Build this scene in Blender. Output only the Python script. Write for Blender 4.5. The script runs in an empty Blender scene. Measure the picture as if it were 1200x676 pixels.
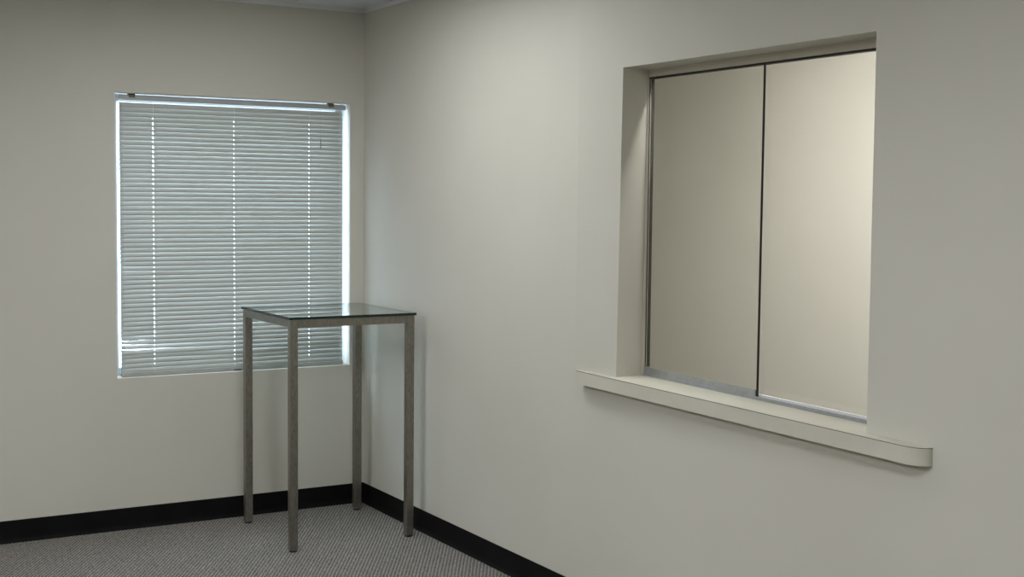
import bpy, bmesh, math, random
from mathutils import Vector, Matrix
random.seed(7)
C = bpy.context.scene.collection
H = 2.44

# ------------------------------------------------------------------ materials
def mat(name, col=(.8, .8, .8), rough=.6, metal=0.0, spec=.4):
    m = bpy.data.materials.new(name); m.use_nodes = True
    b = m.node_tree.nodes['Principled BSDF']
    b.inputs['Base Color'].default_value = (*col, 1)
    b.inputs['Roughness'].default_value = rough
    b.inputs['Metallic'].default_value = metal
    b.inputs['Specular IOR Level'].default_value = spec
    return m

def N(m, t, **kw):
    n = m.node_tree.nodes.new(t)
    for k, v in kw.items():
        if k in n.inputs: n.inputs[k].default_value = v
        else: setattr(n, k, v)
    return n
def L(m, a, b): m.node_tree.links.new(a, b)
def bsdf(m): return m.node_tree.nodes['Principled BSDF']

def noisy(m, c1, c2, scale, bump=0.0, bscale=300, detail=4, dist=.001, vec=None):
    co = N(m, 'ShaderNodeTexCoord')
    n = N(m, 'ShaderNodeTexNoise', Scale=scale, Detail=detail)
    L(m, co.outputs['Object'], n.inputs['Vector'])
    r = N(m, 'ShaderNodeValToRGB')
    r.color_ramp.elements[0].color = (*c1, 1); r.color_ramp.elements[0].position = .3
    r.color_ramp.elements[1].color = (*c2, 1); r.color_ramp.elements[1].position = .7
    L(m, n.outputs['Fac'], r.inputs['Fac']); L(m, r.outputs['Color'], bsdf(m).inputs['Base Color'])
    if bump:
        n2 = N(m, 'ShaderNodeTexNoise', Scale=bscale, Detail=3)
        L(m, co.outputs['Object'], n2.inputs['Vector'])
        bp = N(m, 'ShaderNodeBump', Strength=bump, Distance=dist)
        L(m, n2.outputs['Fac'], bp.inputs['Height']); L(m, bp.outputs['Normal'], bsdf(m).inputs['Normal'])
    return m

M = {}
M['wall'] = noisy(mat('cream_wall_paint', rough=.75, spec=.25), (.565, .545, .475), (.60, .58, .51), 1.3, .25, 160)
M['reveal'] = noisy(mat('window_reveal_paint', rough=.6), (.74, .73, .69), (.78, .77, .73), 3, .2, 160)
M['far'] = noisy(mat('far_room_paint', rough=.75, spec=.25), (.76, .735, .66), (.80, .775, .70), 1.1, .2, 160)
M['base'] = noisy(mat('black_vinyl', rough=.65, spec=.12), (.004, .0035, .004), (.006, .0055, .0055), 8)
M['trim'] = mat('white_wall_angle', (.74, .74, .76), .5)
M['laminate'] = noisy(mat('cream_laminate', rough=.42), (.56, .54, .45), (.60, .58, .49), 6)
M['lamline'] = mat('laminate_core_line', (.10, .075, .05), .6)
M['jamb'] = noisy(mat('beige_jamb', rough=.6), (.54, .50, .41), (.58, .54, .45), 4)
M['alu'] = noisy(mat('aluminium', rough=.35, metal=.8), (.38, .40, .42), (.46, .48, .50), 30)
M['dark'] = mat('dark_seal', (.015, .012, .011), .5)
M['headrail'] = noisy(mat('grey_headrail', rough=.45), (.34, .355, .34), (.38, .395, .38), 20)
M['cord'] = mat('white_cord', (.80, .80, .82), .7)
M['bracket'] = mat('bracket_metal', (.12, .11, .09), .5, .3)
M['frame'] = mat('window_frame_metal', (.62, .64, .66), .4)
M['glide'] = mat('black_glide', (.012, .012, .011), .5)

# brushed steel for the table
m = M['steel'] = mat('brushed_steel', (.4, .37, .33), .36, .85)
co = N(m, 'ShaderNodeTexCoord'); mp = N(m, 'ShaderNodeMapping'); mp.inputs['Scale'].default_value = (260, 260, 60)
n = N(m, 'ShaderNodeTexNoise', Scale=1.0, Detail=5)
L(m, co.outputs['Object'], mp.inputs['Vector']); L(m, mp.outputs['Vector'], n.inputs['Vector'])
r = N(m, 'ShaderNodeValToRGB')
r.color_ramp.elements[0].color = (.20, .185, .155, 1); r.color_ramp.elements[0].position = .3
r.color_ramp.elements[1].color = (.32, .30, .255, 1); r.color_ramp.elements[1].position = .75
L(m, n.outputs['Fac'], r.inputs['Fac']); L(m, r.outputs['Color'], bsdf(m).inputs['Base Color'])

# thin glass with Schlick reflection (same from either side)
def glass(name, tint, ior0=.04, rough=.0):
    m = bpy.data.materials.new(name); m.use_nodes = True
    nt = m.node_tree; nt.nodes.remove(bsdf(m)); out = nt.nodes['Material Output']
    g = N(m, 'ShaderNodeNewGeometry')
    d = N(m, 'ShaderNodeVectorMath', operation='DOT_PRODUCT')
    L(m, g.outputs['Normal'], d.inputs[0]); L(m, g.outputs['Incoming'], d.inputs[1])
    a = N(m, 'ShaderNodeMath', operation='ABSOLUTE'); L(m, d.outputs['Value'], a.inputs[0])
    s = N(m, 'ShaderNodeMath', operation='SUBTRACT'); s.inputs[0].default_value = 1; L(m, a.outputs[0], s.inputs[1])
    p = N(m, 'ShaderNodeMath', operation='POWER'); L(m, s.outputs[0], p.inputs[0]); p.inputs[1].default_value = 5
    q = N(m, 'ShaderNodeMath', operation='MULTIPLY_ADD'); L(m, p.outputs[0], q.inputs[0])
    q.inputs[1].default_value = 1 - ior0; q.inputs[2].default_value = ior0
    t = N(m, 'ShaderNodeBsdfTransparent'); t.inputs['Color'].default_value = (*tint, 1)
    gl = N(m, 'ShaderNodeBsdfGlossy'); gl.inputs['Roughness'].default_value = rough; gl.inputs['Color'].default_value = (.98, .99, .985, 1)
    mx = N(m, 'ShaderNodeMixShader')
    L(m, q.outputs[0], mx.inputs[0]); L(m, t.outputs[0], mx.inputs[1]); L(m, gl.outputs[0], mx.inputs[2])
    L(m, mx.outputs[0], out.inputs['Surface'])
    return m
M['pane'] = glass('window_glass', (.97, .985, .98))
M['slider'] = glass('sliding_glass', (.985, .99, .985))
M['tinted'] = glass('tinted_sliding_glass', (.965, .975, .965))
M['tabletop'] = glass('green_table_glass', (.90, .945, .93))
M['glass_edge'] = mat('dark_glass_edge', (.006, .016, .015), .15)

# blind slats: painted aluminium, slightly translucent
m = M['slat'] = mat('slat_enamel', (.43, .435, .40), .42)
tr = N(m, 'ShaderNodeBsdfTranslucent'); tr.inputs['Color'].default_value = (.62, .78, .80, 1)
mx = N(m, 'ShaderNodeMixShader'); mx.inputs[0].default_value = .014
out = m.node_tree.nodes['Material Output']
L(m, bsdf(m).outputs[0], mx.inputs[1]); L(m, tr.outputs[0], mx.inputs[2]); L(m, mx.outputs[0], out.inputs['Surface'])

# carpet: diagonal rows of loops
m = M['carpet'] = mat('loop_carpet', rough=.95, spec=.1)
co = N(m, 'ShaderNodeTexCoord')
mp = N(m, 'ShaderNodeMapping'); mp.inputs['Rotation'].default_value = (0, 0, math.radians(31))
L(m, co.outputs['Object'], mp.inputs['Vector'])
w = N(m, 'ShaderNodeTexWave', Scale=22.0, Distortion=4.5, Detail=3.0); w.inputs['Detail Scale'].default_value = 3.5
w.wave_type = 'BANDS'; w.bands_direction = 'X'
L(m, mp.outputs['Vector'], w.inputs['Vector'])
w2 = N(m, 'ShaderNodeTexWave', Scale=30.0, Distortion=3.0, Detail=2.0); w2.bands_direction = 'Y'
L(m, mp.outputs['Vector'], w2.inputs['Vector'])
sp = N(m, 'ShaderNodeTexNoise', Scale=240.0, Detail=3.0); L(m, co.outputs['Object'], sp.inputs['Vector'])
big = N(m, 'ShaderNodeTexNoise', Scale=5.0, Detail=3.0); L(m, co.outputs['Object'], big.inputs['Vector'])
a1 = N(m, 'ShaderNodeMath', operation='MULTIPLY_ADD'); L(m, w2.outputs['Fac'], a1.inputs[0]); a1.inputs[1].default_value = .3; L(m, w.outputs['Fac'], a1.inputs[2])
a2 = N(m, 'ShaderNodeMath', operation='MULTIPLY_ADD'); L(m, sp.outputs['Fac'], a2.inputs[0]); a2.inputs[1].default_value = .9; L(m, a1.outputs[0], a2.inputs[2])
mr = N(m, 'ShaderNodeMapRange'); mr.inputs['From Min'].default_value = .35; mr.inputs['From Max'].default_value = 1.85
L(m, a2.outputs[0], mr.inputs['Value'])
r = N(m, 'ShaderNodeValToRGB')
r.color_ramp.elements[0].color = (.062, .057, .050, 1)
r.color_ramp.elements[1].color = (.41, .39, .355, 1)
L(m, mr.outputs[0], r.inputs['Fac'])
hue = N(m, 'ShaderNodeMix', data_type='RGBA', blend_type='MULTIPLY'); hue.inputs[0].default_value = .35
rb = N(m, 'ShaderNodeValToRGB')
rb.color_ramp.elements[0].color = (.84, .88, .80, 1); rb.color_ramp.elements[0].position = .35
rb.color_ramp.elements[1].color = (1, .93, .93, 1); rb.color_ramp.elements[1].position = .65
L(m, big.outputs['Fac'], rb.inputs['Fac'])
L(m, r.outputs['Color'], hue.inputs[6]); L(m, rb.outputs['Color'], hue.inputs[7])
L(m, hue.outputs[2], bsdf(m).inputs['Base Color'])
bp = N(m, 'ShaderNodeBump', Strength=.8, Distance=.004)
L(m, a2.outputs[0], bp.inputs['Height']); L(m, bp.outputs['Normal'], bsdf(m).inputs['Normal'])

# ceiling tiles
m = M['ceil'] = mat('ceiling_tile', rough=.9, spec=.1)
co = N(m, 'ShaderNodeTexCoord')
bk = N(m, 'ShaderNodeTexBrick', Scale=1.0); bk.offset = 0
bk.inputs['Brick Width'].default_value = .61; bk.inputs['Row Height'].default_value = .61
bk.inputs['Mortar Size'].default_value = .012
bk.inputs['Color1'].default_value = (.78, .81, .87, 1); bk.inputs['Color2'].default_value = (.76, .79, .85, 1)
bk.inputs['Mortar'].default_value = (.75, .75, .75, 1)
L(m, co.outputs['Object'], bk.inputs['Vector'])
n = N(m, 'ShaderNodeTexNoise', Scale=90.0, Detail=4.0); L(m, co.outputs['Object'], n.inputs['Vector'])
hx = N(m, 'ShaderNodeMix', data_type='RGBA', blend_type='MULTIPLY'); hx.inputs[0].default_value = .08
L(m, bk.outputs['Color'], hx.inputs[6]); L(m, n.outputs['Color'], hx.inputs[7]); L(m, hx.outputs[2], bsdf(m).inputs['Base Color'])
bp = N(m, 'ShaderNodeBump', Strength=.4, Distance=.003); L(m, n.outputs['Fac'], bp.inputs['Height']); L(m, bp.outputs['Normal'], bsdf(m).inputs['Normal'])

def lamp_mat(name, col, s):
    m = bpy.data.materials.new(name); m.use_nodes = True; nt = m.node_tree
    nt.nodes.remove(bsdf(m)); e = N(m, 'ShaderNodeEmission'); e.inputs['Color'].default_value = (*col, 1)
    e.inputs['Strength'].default_value = s
    L(m, e.outputs[0], nt.nodes['Material Output'].inputs['Surface']); return m

# ------------------------------------------------------------------ mesh helpers
def new(): return bmesh.new()
def box(bm, x0, x1, y0, y1, z0, z1, mi=0):
    v = [bm.verts.new((x, y, z)) for x in (x0, x1) for y in (y0, y1) for z in (z0, z1)]
    for f in ((0, 1, 3, 2), (4, 6, 7, 5), (0, 4, 5, 1), (2, 3, 7, 6), (0, 2, 6, 4), (1, 5, 7, 3)):
        bm.faces.new([v[i] for i in f]).material_index = mi
    return v
def prism(bm, front, back, mi=0):
    a = [bm.verts.new(p) for p in front]; b = [bm.verts.new(p) for p in back]
    k = len(a)
    bm.faces.new(a).material_index = mi; bm.faces.new(b[::-1]).material_index = mi
    for i in range(k):
        bm.faces.new((a[(i + 1) % k], a[i], b[i], b[(i + 1) % k])).material_index = mi
def cyl(bm, p, q, r, seg=10):
    p, q = Vector(p), Vector(q); d = (q - p).normalized()
    u = d.orthogonal().normalized(); w = d.cross(u)
    ring = lambda c: [c + (u * math.cos(2 * math.pi * i / seg) + w * math.sin(2 * math.pi * i / seg)) * r for i in range(seg)]
    prism(bm, ring(p), ring(q))
def obj(name, bm, ms, parent=None, kind=None, bevel=0, seg=2):
    bmesh.ops.recalc_face_normals(bm, faces=bm.faces[:])
    me = bpy.data.meshes.new(name); bm.to_mesh(me); bm.free()
    for q in (ms if isinstance(ms, (list, tuple)) else [ms]): me.materials.append(M[q] if isinstance(q, str) else q)
    o = bpy.data.objects.new(name, me); C.objects.link(o)
    if parent: o.parent = parent; o.matrix_parent_inverse = parent.matrix_world.inverted() if False else Matrix.Translation(-Vector(parent.location))
    if kind: o['kind'] = kind
    if bevel:
        b = o.modifiers.new('bevel', 'BEVEL'); b.width = bevel; b.segments = seg; b.limit_method = 'ANGLE'; b.angle_limit = math.radians(40)
    return o
def empty(name, loc, label=None, cat=None, kind=None, group=None):
    o = bpy.data.objects.new(name, None); o.location = loc; o.empty_display_size = .1; C.objects.link(o)
    if label: o['label'] = label; o['category'] = cat
    if kind: o['kind'] = kind
    if group: o['group'] = group
    return o

# ------------------------------------------------------------------ room shell
XL, YB = -5.2, -7.6           # far left and back extents of the front room
T = .129                       # wall thickness
FX, FY0, FY1 = 1.35, -4.6, -.02   # room beyond the pass-through
WX0, WX1, WZ0, WZ1 = -1.207, -.071, .693, 1.978

bm = new(); box(bm, XL - T, .0, YB - T, 0, -.08, 0); obj('floor', bm, 'carpet', kind='structure')
bm = new(); box(bm, XL - T, .0, YB - T, 0, H, H + .06); obj('ceiling', bm, 'ceil', kind='structure')
bm = new(); box(bm, T, FX, FY0, FY1, -.08, 0); obj('floor', bm, 'carpet', kind='structure')
bm = new(); box(bm, T, FX, FY0, FY1, H, H + .06); obj('ceiling', bm, 'ceil', kind='structure')

# window wall
bm = new()
WT = .16
box(bm, XL - T, WX0, 0, WT, -.08, H + .06)
box(bm, WX1, FX + T, 0, WT, -.08, H + .06)
box(bm, WX0, WX1, 0, WT, -.08, WZ0)
box(bm, WX0, WX1, 0, WT, WZ1, H + .06)
obj('wall_left', bm, 'wall', kind='structure')
# white painted returns lining the window opening
bm = new()
box(bm, WX0, WX0 + .002, .004, WT - .03, WZ0, WZ1)
box(bm, WX1 - .002, WX1, .004, WT - .03, WZ0, WZ1)
box(bm, WX0, WX1, .004, WT - .03, WZ1 - .002, WZ1)
obj('trim_1', bm, 'reveal', kind='structure')

# right wall with the pass-through opening (slightly out of square)
bm = new()
OTL, OTR, OBL, OBR = (-2.195, 1.9785), (-3.378, 1.9845), (-2.184, .899), (-3.384, .888)
PF = [(-1.972, -.034), (-2.05, -.0255), (-2.12, -.0185), (-2.215, -.0125), (-2.32, -.0085), (-2.5, -.005), (-2.9, -.002), (-3.378, 0), (-9, 0)]
def xf(y):
    if y > -1.96: return 0
    for (a, xa), (b, xb) in zip(PF, PF[1:]):
        if y >= b: return xa + (xb - xa) * max(0, (a - y)) / (a - b)
    return 0
def piece(poly, flat=False, back=None):
    prism(bm, [(0 if flat else xf(y), y, z) for y, z in poly], [(T, y, z) for y, z in (back or poly)])
EY = -1.972
SH = .86
piece([(0, 0), (EY, 0), (EY, H + .06), (0, H + .06)], True)
piece([(EY, -.08), (-3.62, -.08), (-3.62, SH), (EY, SH)], True)
piece([(0, -.08), (EY, -.08), (EY, 0), (0, 0)], True)
piece([(-3.62, -.08), (YB - T, -.08), (YB - T, H + .06), (-3.62, H + .06)], True)
for a, b in ((-1.972, -2.05), (-2.05, -2.12)):
    piece([(a, SH), (b, SH), (b, H + .06), (a, H + .06)])
piece([(-2.12, SH), (-2.203, SH), (-2.203, .899), (-2.215, 1.9785), (-2.215, H + .06), (-2.12, H + .06)],
      back=[(-2.12, SH), (-2.186, SH), (-2.186, .899), (-2.198, 1.9785), (-2.198, H + .06), (-2.12, H + .06)])
piece([(-3.384, SH), (-3.62, SH), (-3.62, H + .06), (-3.378, H + .06), OTR, OBR])
ys = [-2.215, -2.32, -2.5, -2.9, -3.378]
for a, b in zip(ys, ys[1:]):
    q = [(y, 1.9785 + (-2.215 - y) / 1.163 * .006) for y in (a, b)]
    piece([q[0], q[1], (b, H + .06), (a, H + .06)], back=None if a != ys[0] else [(-2.198, 1.9785), q[1], (b, H + .06), (-2.198, H + .06)])
piece([(-2.203, SH), (-3.384, SH), (-3.384, .872), (-2.203, .872)])
obj('wall_right', bm, 'wall', kind='structure')

bm = new(); box(bm, XL - T, XL, YB - T, 0, -.08, H + .06); obj('wall_side', bm, 'wall', kind='structure')
bm = new(); box(bm, XL, 0, YB - T, YB, -.08, H + .06); obj('wall_back', bm, 'wall', kind='structure')
bm = new(); box(bm, FX, FX + T, FY0 - T, 0, -.08, H + .06); obj('wall_far', bm, 'far', kind='structure')
bm = new(); box(bm, T, FX, FY0 - T, FY0, -.08, H + .06); obj('wall_far_side', bm, 'far', kind='structure')
bm = new(); box(bm, T, FX, FY1, 0, -.08, H + .06); obj('wall_far_end', bm, 'far', kind='structure')

# black cove baseboards (profile extruded)
prof = [(0, 0), (.013, 0), (.0125, .002), (.008, .007), (.0045, .016), (.0035, .03), (.0035, .095), (.002, .0985), (0, .0985)]
def cove(name, f, a, b):
    bm = new(); prism(bm, [f(d, z, a) for d, z in prof], [f(d, z, b) for d, z in prof]); obj(name, bm, 'base', kind='structure')
cove('baseboard_left', lambda d, z, t: (t, -d, z), XL + .014, -.0005)
cove('baseboard_right', lambda d, z, t: (-d, t, z), YB + .014, -.0005)
cove('baseboard_side', lambda d, z, t: (XL + d, t, z), YB, 0)
cove('baseboard_back', lambda d, z, t: (t, YB + d, z), XL, 0)

# wall angle of the suspended ceiling
bm = new(); box(bm, XL, 0, -.002, 0, H - .022, H); box(bm, XL, 0, -.022, 0, H - .0015, H); obj('trim_2', bm, 'trim', kind='structure')
bm = new(); box(bm, -.002 , 0, YB, -.002, H - .022, H); box(bm, -.022, 0, YB, -.002, H - .0015, H); obj('trim_3', bm, 'trim', kind='structure')

# ------------------------------------------------------------------ exterior window
win = empty('window_1', (-.64, .12, WZ0), kind='structure')
bm = new(); fy0, fy1 = .105, .15
box(bm, WX0, WX0 + .035, fy0, fy1, WZ0, WZ1); box(bm, WX1 - .035, WX1, fy0, fy1, WZ0, WZ1)
box(bm, WX0 + .035, WX1 - .035, fy0, fy1, WZ1 - .035, WZ1); box(bm, WX0 + .035, WX1 - .035, fy0, fy1, WZ0, WZ0 + .035)
obj('window_frame', bm, 'frame', win, bevel=.003)
bm = new(); box(bm, WX0 + .035, WX1 - .035, .124, .128, WZ0 + .035, WZ1 - .035); obj('pane', bm, 'pane', win)

# ------------------------------------------------------------------ venetian blind
BX0, BX1, BY = -1.178, -.097, .045
blind = empty('venetian_blind', ((BX0 + BX1) / 2, BY, WZ0), 'grey-green aluminium mini blind, fully lowered and closed in the window behind the tall table', 'blind')
bm = new()
hz0, hz1 = 1.946, 1.9685
box(bm, BX0 - .003, BX1 + .011, BY - .013, BY + .013, hz0, hz1)
obj('headrail', bm, 'headrail', blind, bevel=.002)
for x in (-1.122, -.160):
    bm = new(); box(bm, x - .014, x + .014, BY - .015, BY - .0135, hz0 + .012, WZ1 - .0025)
    box(bm, x - .014, x + .014, BY - .0135, BY + .013, hz1 + .001, WZ1 - .0025)
    obj('mounting_bracket', bm, 'bracket', blind)
bm = new(); box(bm, BX1 + .0115, BX1 + .013, BY - .012, BY + .012, hz0 + .001, hz1 - .001); obj('end_cap', bm, 'dark', blind)
cords = [(-1.025, .0028), (-.645, .0015), (-.269, .0015)]
def hole_rows(c, k):
    random.seed(int(-c * 1000) * 97 + k)
    v = random.random()
    if c < -1 and (k < 15 or 43 < k < 50): return (2, 3, 4) if v < .65 else (3, 4)
    return (3, 4) if v < .7 else (3,)
n_sl = 58
zt, zb = 1.926, .722
W = .0125
xs = set()
for i in range(49): xs.add(BX0 + (BX1 - BX0) * i / 48)
xs = sorted(x for x in xs if all(abs(x - c) > .008 for c, _ in cords))
for c, hw in cords: xs += [c - hw, c + hw]
xs.sort()
ts = [-1, -.62, -.25, .15, .5, .72, 1]
def bend(k, x):
    """extra tilt (radians) and lift of disturbed slats"""
    a, dz = 0.0, 0.0
    u = (x - BX0) / (BX1 - BX0)
    j = n_sl - 1 - k            # from the bottom
    if j == 5: a -= .34 * max(0, 1 - u / .55)
    if j == 4: a -= .20 * max(0, 1 - u / .8) + .25 * max(0, 1 - abs(u - .07) / .05); dz -= .002 * max(0, 1 - u / .4)
    if j == 6: a -= .5 * max(0, 1 - u / .16) * (1 + .5 * math.sin(u * 90))
    if j == 7: a -= .3 * max(0, 1 - abs(u - .10) / .07)
    if j == 3: a += .12; dz += .002 * math.sin(u * 8)
    if j == 9: a -= .22 * max(0, 1 - abs(u - .45) / .3)
    if j == 21: a -= .2 * max(0, 1 - u / .16)
    if j == 22: a -= .18 * max(0, 1 - u / .2)
    return a, dz
bm = new()
for k in range(n_sl):
    zc = zt + (zb - zt) * k / (n_sl - 1)
    tj = random.uniform(-.035, .035)
    grid = []
    for x in xs:
        ea, dz = bend(k, x)
        tilt = math.radians(64) + tj + ea + .012 * math.sin(x * 9 + k)
        ct, st = math.cos(tilt), math.sin(tilt)
        row = []
        for t in ts:
            s = t * W; cam = .0032 * (1 - t * t)        # crowned slat
            # lower edge towards the room, crown towards the room/up
            y = BY + s * ct - cam * st; z = zc + dz + s * st + cam * ct
            row.append(bm.verts.new((x, y, z)))
        grid.append(row)
    for i in range(len(xs) - 1):
        xm = (xs[i] + xs[i + 1]) / 2
        hole = [c for c, _ in cords if abs(xm - c) < .001]
        rows = hole_rows(hole[0], k) if hole else ()
        for j in range(len(ts) - 1):
            if j in rows and k > 2: continue
            bm.faces.new((grid[i][j], grid[i + 1][j], grid[i + 1][j + 1], grid[i][j + 1]))
sl = obj('slats', bm, 'slat', blind)
for p in sl.data.polygons: p.use_smooth = True
so = sl.modifiers.new('thick', 'SOLIDIFY'); so.thickness = .0004
bm = new(); box(bm, BX0, BX1 + .004, BY - .011, BY + .011, .6936, .7125); obj('bottom_rail', bm, 'headrail', blind, bevel=.003)
for c, hw in cords:
    bm = new()
    for yy in (BY - .0085, BY + .0095): cyl(bm, (c, yy, .706), (c, yy, hz0), .0006, 6)
    obj('ladder_cord', bm, 'cord', blind)
bm = new(); cyl(bm, (-.215, BY - .016, 1.80), (-.215, BY - .016, hz0 + .004), .0007, 6); pc = obj('pull_cord', bm, 'slat', blind)
bm = new(); cyl(bm, (-.215, BY - .016, 1.755), (-.215, BY - .016, 1.80), .0035, 8); tsl = obj('tassel', bm, 'headrail', pc)
bm = new(); box(bm, -.652, -.618, BY - .0135, BY - .0112, .6945, .7000); obj('rail_button', bm, 'bracket', blind)

# ------------------------------------------------------------------ pass-through window
pt = empty('window_2', (.105, -2.78, .9), kind='structure')
JX0, JX1 = .104, T + .001
def zbot(y): return .905 + (y + 2.2) / 1.18 * .011
def ztop(y): return 1.949 + (-2.2 - y) / 1.18 * .005
bm = new()
prism(bm, [(JX0, -2.186, zbot(-2.186) - .005), (JX0, -2.204, zbot(-2.2) - .005), (JX0, -2.204, 1.978), (JX0, -2.186, 1.978)],
      [(JX1, -2.186, zbot(-2.186) - .005), (JX1, -2.204, zbot(-2.2) - .005), (JX1, -2.204, 1.978), (JX1, -2.186, 1.978)])
prism(bm, [(JX0, -3.372, .895), (JX0, -3.39, .895), (JX0, -3.39, 1.984), (JX0, -3.372, 1.984)],
      [(JX1, -3.372, .895), (JX1, -3.39, .895), (JX1, -3.39, 1.984), (JX1, -3.372, 1.984)])
obj('side_jamb', bm, 'jamb', pt)
bm = new()   # head boards down to the track
prism(bm, [(.1065, -2.204, 1.9525), (.1065, -3.372, 1.9575), (.1065, -3.372, 1.986), (.1065, -2.204, 1.982)],
      [(JX1, -2.204, 1.9525), (JX1, -3.372, 1.9575), (JX1, -3.372, 1.986), (JX1, -2.204, 1.982)])
obj('head_jamb', bm, 'jamb', pt)
bm = new()
prism(bm, [(.108, -2.204, 1.946), (.108, -3.372, 1.951), (.108, -3.372, 1.9575), (.108, -2.204, 1.9525)],
      [(.1285, -2.204, 1.946), (.1285, -3.372, 1.951), (.1285, -3.372, 1.9575), (.1285, -2.204, 1.9525)])
obj('top_track', bm, 'dark', pt)
def zs(y): return .8995 + (y + 2.19) / 1.19 * .0095      # shelf top surface
bm = new()   # bottom track: base with three upstands
def strip(x0, x1, a, b, y0=-2.204, y1=-3.372):
    prism(bm, [(x0, y0, zs(y0) + a), (x0, y1, zs(y1) + a), (x0, y1, zs(y1) + b), (x0, y0, zs(y0) + b)],
          [(x1, y0, zs(y0) + a), (x1, y1, zs(y1) + a), (x1, y1, zs(y1) + b), (x1, y0, zs(y0) + b)])
strip(.103, .1285, .0005, .003); strip(.103, .105, .003, .011); strip(.1155, .1165, .003, .009); strip(.127, .1285, .003, .011)
obj('bottom_track', bm, 'alu', pt)
# front pane on the left, rear pane on the right
def pane(x0, x1, y0, y1, gm):
    bm = new()
    a = [(x0, y0, zs(y0) + .004), (x0, y1, zs(y1) + .004), (x0, y1, ztop(y1)), (x0, y0, ztop(y0))]
    b = [(x1, q[1], q[2]) for q in a]
    prism(bm, a, b)
    for f in bm.faces:
        n = f.normal; f.normal_update()
        if abs(f.normal.x) < .5: f.material_index = 1
    return obj('sliding_pane', bm, [gm, 'dark'], pt)
p1 = pane(.108, .113, -2.206, -2.803, 'tinted')
p2 = pane(.119, .124, -2.790, -3.368, 'slider')
bm = new(); strip(.1055, .1152, .004, .030, -2.208, -2.800); obj('pane_shoe', bm, 'alu', p1)
bm = new(); strip(.1168, .1265, .004, .016, -2.796, -3.366); obj('pane_shoe', bm, 'trim', p2)
bm = new(); box(bm, .107, .114, -2.8065, -2.8035, .9, 1.949); obj('edge_seal', bm, 'dark', p1)
bm = new(); box(bm, .1175, .1295, -2.2065, -2.2042, .93, 1.947); obj('edge_seal', bm, 'dark', p1)


# ------------------------------------------------------------------ transaction shelf
sh = empty('transaction_shelf', (-.02, -2.8, .85), 'long cream laminate ledge with one rounded end projecting from the wall below the sliding window', 'shelf')
YL, YR = -1.992, -3.618
XS = -.045
def outline(inset=0):
    pts = [(XS + inset, YL - inset)]
    R_ = .045; rr = .062
    for i in range(11):
        a = math.pi / 2 * i / 10
        pts.append((XS + inset + (R_) * (1 - math.cos(a)), (YR + rr + inset * 0) - rr * math.sin(a) + (inset if i > 5 else 0)))
    return pts
# the slab: outside nose + tongue running back through the opening
def slab(z_off0, z_off1, inset, with_tongue, name, m, par):
    bm = new()
    ol = outline(inset)
    back = [(-.0, YR + inset), (-.0, YL - inset)]
    poly = ol + [(0.0, YL - inset)]
    prism(bm, [(x, y, zs(y) + z_off1) for x, y in poly], [(x, y, zs(y) + z_off0) for x, y in poly])
    if with_tongue:
        q = [(0.0, -2.186), (0.0, -3.382), (T + .03, -3.382), (T + .03, -2.186)]
        prism(bm, [(x, y, zs(y) + z_off1) for x, y in q], [(x, y, zs(y) + .86 - .8995 + .012) for x, y in q])
    return obj(name, bm, m, par)
slab(-.0485, -.003, 0, True, 'shelf_front', 'laminate', sh)
slab(-.003, -.0012, .0006, False, 'laminate_seam', 'lamline', sh)
slab(-.0012, .0, 0, True, 'shelf_top', 'laminate', sh)

# ------------------------------------------------------------------ tall table
X0, X1, Y0, Y1, ZT = -.662, -.078, -.733, -.125, 1.000
S = .0345
tb = empty('bar_table', ((X0 + X1) / 2, (Y0 + Y1) / 2, 0), 'tall square brushed metal table with a glass top standing in the corner by the window', 'table')
for x in (X0, X1 - S):
    for y in (Y0, Y1 - S):
        bm = new(); box(bm, x, x + S, y, y + S, .006, ZT)
        lg = obj('leg', bm, 'steel', tb, bevel=.003, seg=3)
        bm = new(); cyl(bm, (x + S / 2, y + S / 2, 0), (x + S / 2, y + S / 2, .007), .0165, 16)
        g = obj('foot', bm, 'glide', lg); g.matrix_parent_inverse = Matrix.Identity(4)
RH = .034
for y in (Y0, Y1 - S):
    bm = new(); box(bm, X0 + S, X1 - S, y + .0005, y + S - .0005, ZT - RH, ZT - .0002); obj('rail', bm, 'steel', tb, bevel=.002)
for x in (X0, X1 - S):
    bm = new(); box(bm, x + .0005, x + S - .0005, Y0 + S, Y1 - S, ZT - RH, ZT - .0002); obj('rail', bm, 'steel', tb, bevel=.002)
bm = new(); e = .006
box(bm, X0 - e, X1 + e, Y0 - e, Y1 + e, ZT + .0005, ZT + .0115)
for f in bm.faces:
    f.normal_update()
    if abs(f.normal.z) < .5: f.material_index = 1
obj('glass_top', bm, ['tabletop', 'glass_edge'], tb)

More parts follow.
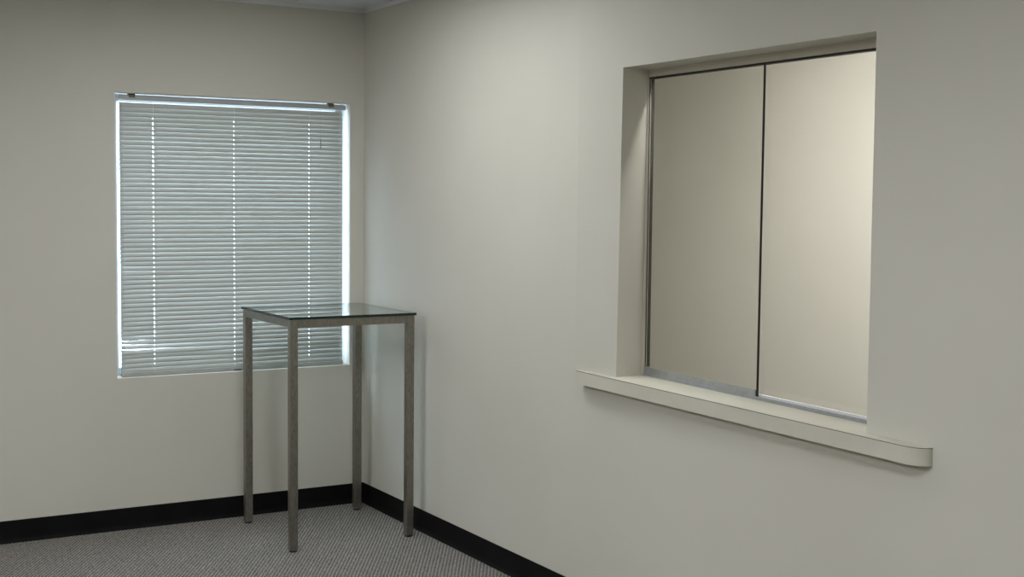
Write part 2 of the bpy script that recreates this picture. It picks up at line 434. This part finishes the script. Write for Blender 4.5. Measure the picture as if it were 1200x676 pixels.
# ------------------------------------------------------------------ ceiling lights
def troffer(x, y, label, s, col, wx=.3, wy=.6):
    t = empty('ceiling_light', (x, y, H), label, 'light')
    bm = new(); a = .025
    for q in ((-wx, wx, -wy, -wy + a), (-wx, wx, wy - a, wy), (-wx, -wx + a, -wy + a, wy - a), (wx - a, wx, -wy + a, wy - a)):
        box(bm, x + q[0], x + q[1], y + q[2], y + q[3], H - .015, H - .0005)
    obj('frame', bm, 'trim', t)
    bm = new(); box(bm, x - wx + a, x + wx - a, y - wy + a, y + wy - a, H - .008, H - .002)
    obj('diffuser', bm, lamp_mat('diffuser_glow', col, s), t)
LC = (.955, .98, 1.01)
troffer(-.85, -1.5, 'recessed fluorescent ceiling panel nearest the window wall', 9.6, LC)
troffer(-1.7, -4.3, 'recessed fluorescent ceiling panel out in front of the sliding window', 13, LC)
troffer(-3.7, -2.6, 'added fill panel on the ceiling beyond the left edge of the view, brightening the window wall', 34, LC)  # unseen fill light, added to lift the window wall
troffer(-3.7, -5.8, 'added fill panel on the ceiling in the rear corner behind the viewer, evening out the room light', 11, LC)  # also an added, unseen fill, spreads the light more evenly
troffer(.26, -2.42, 'fluorescent ceiling panel in the small room behind the sliding window', 145, (1, .975, .945), .1, .25)


# ------------------------------------------------------------------ daylight outside
w = bpy.data.worlds.new('sky'); bpy.context.scene.world = w; w.use_nodes = True
bg = w.node_tree.nodes['Background']; bg.inputs['Color'].default_value = (.66, .82, 1, 1); bg.inputs['Strength'].default_value = 7.5

# ------------------------------------------------------------------ camera
cam = bpy.data.cameras.new('camera'); co_ = bpy.data.objects.new('camera', cam); C.objects.link(co_)
cam.sensor_width = 36; cam.lens = 1540.585 / 1200 * 36; cam.clip_start = .05
r_ = Vector((0.8619886539637154, -0.5068192241554759, 0.010480193903910962))
u_ = Vector((0.025681169785226346, 0.06430678528351522, 0.9975996766664283))
f_ = Vector((0.5062766417249411, 0.8596504588453039, -0.06844742983322441))
mtx = Matrix((r_, u_, -f_)).transposed().to_4x4(); mtx.translation = (-2.6645, -5.97587, 1.52381)
co_.matrix_world = mtx
sc = bpy.context.scene; sc.camera = co_
sc.view_settings.view_transform = 'Standard'; sc.view_settings.look = 'None'
sc.view_settings.gamma = 1; sc.view_settings.use_curve_mapping = False
sc.view_settings.exposure = 0.0
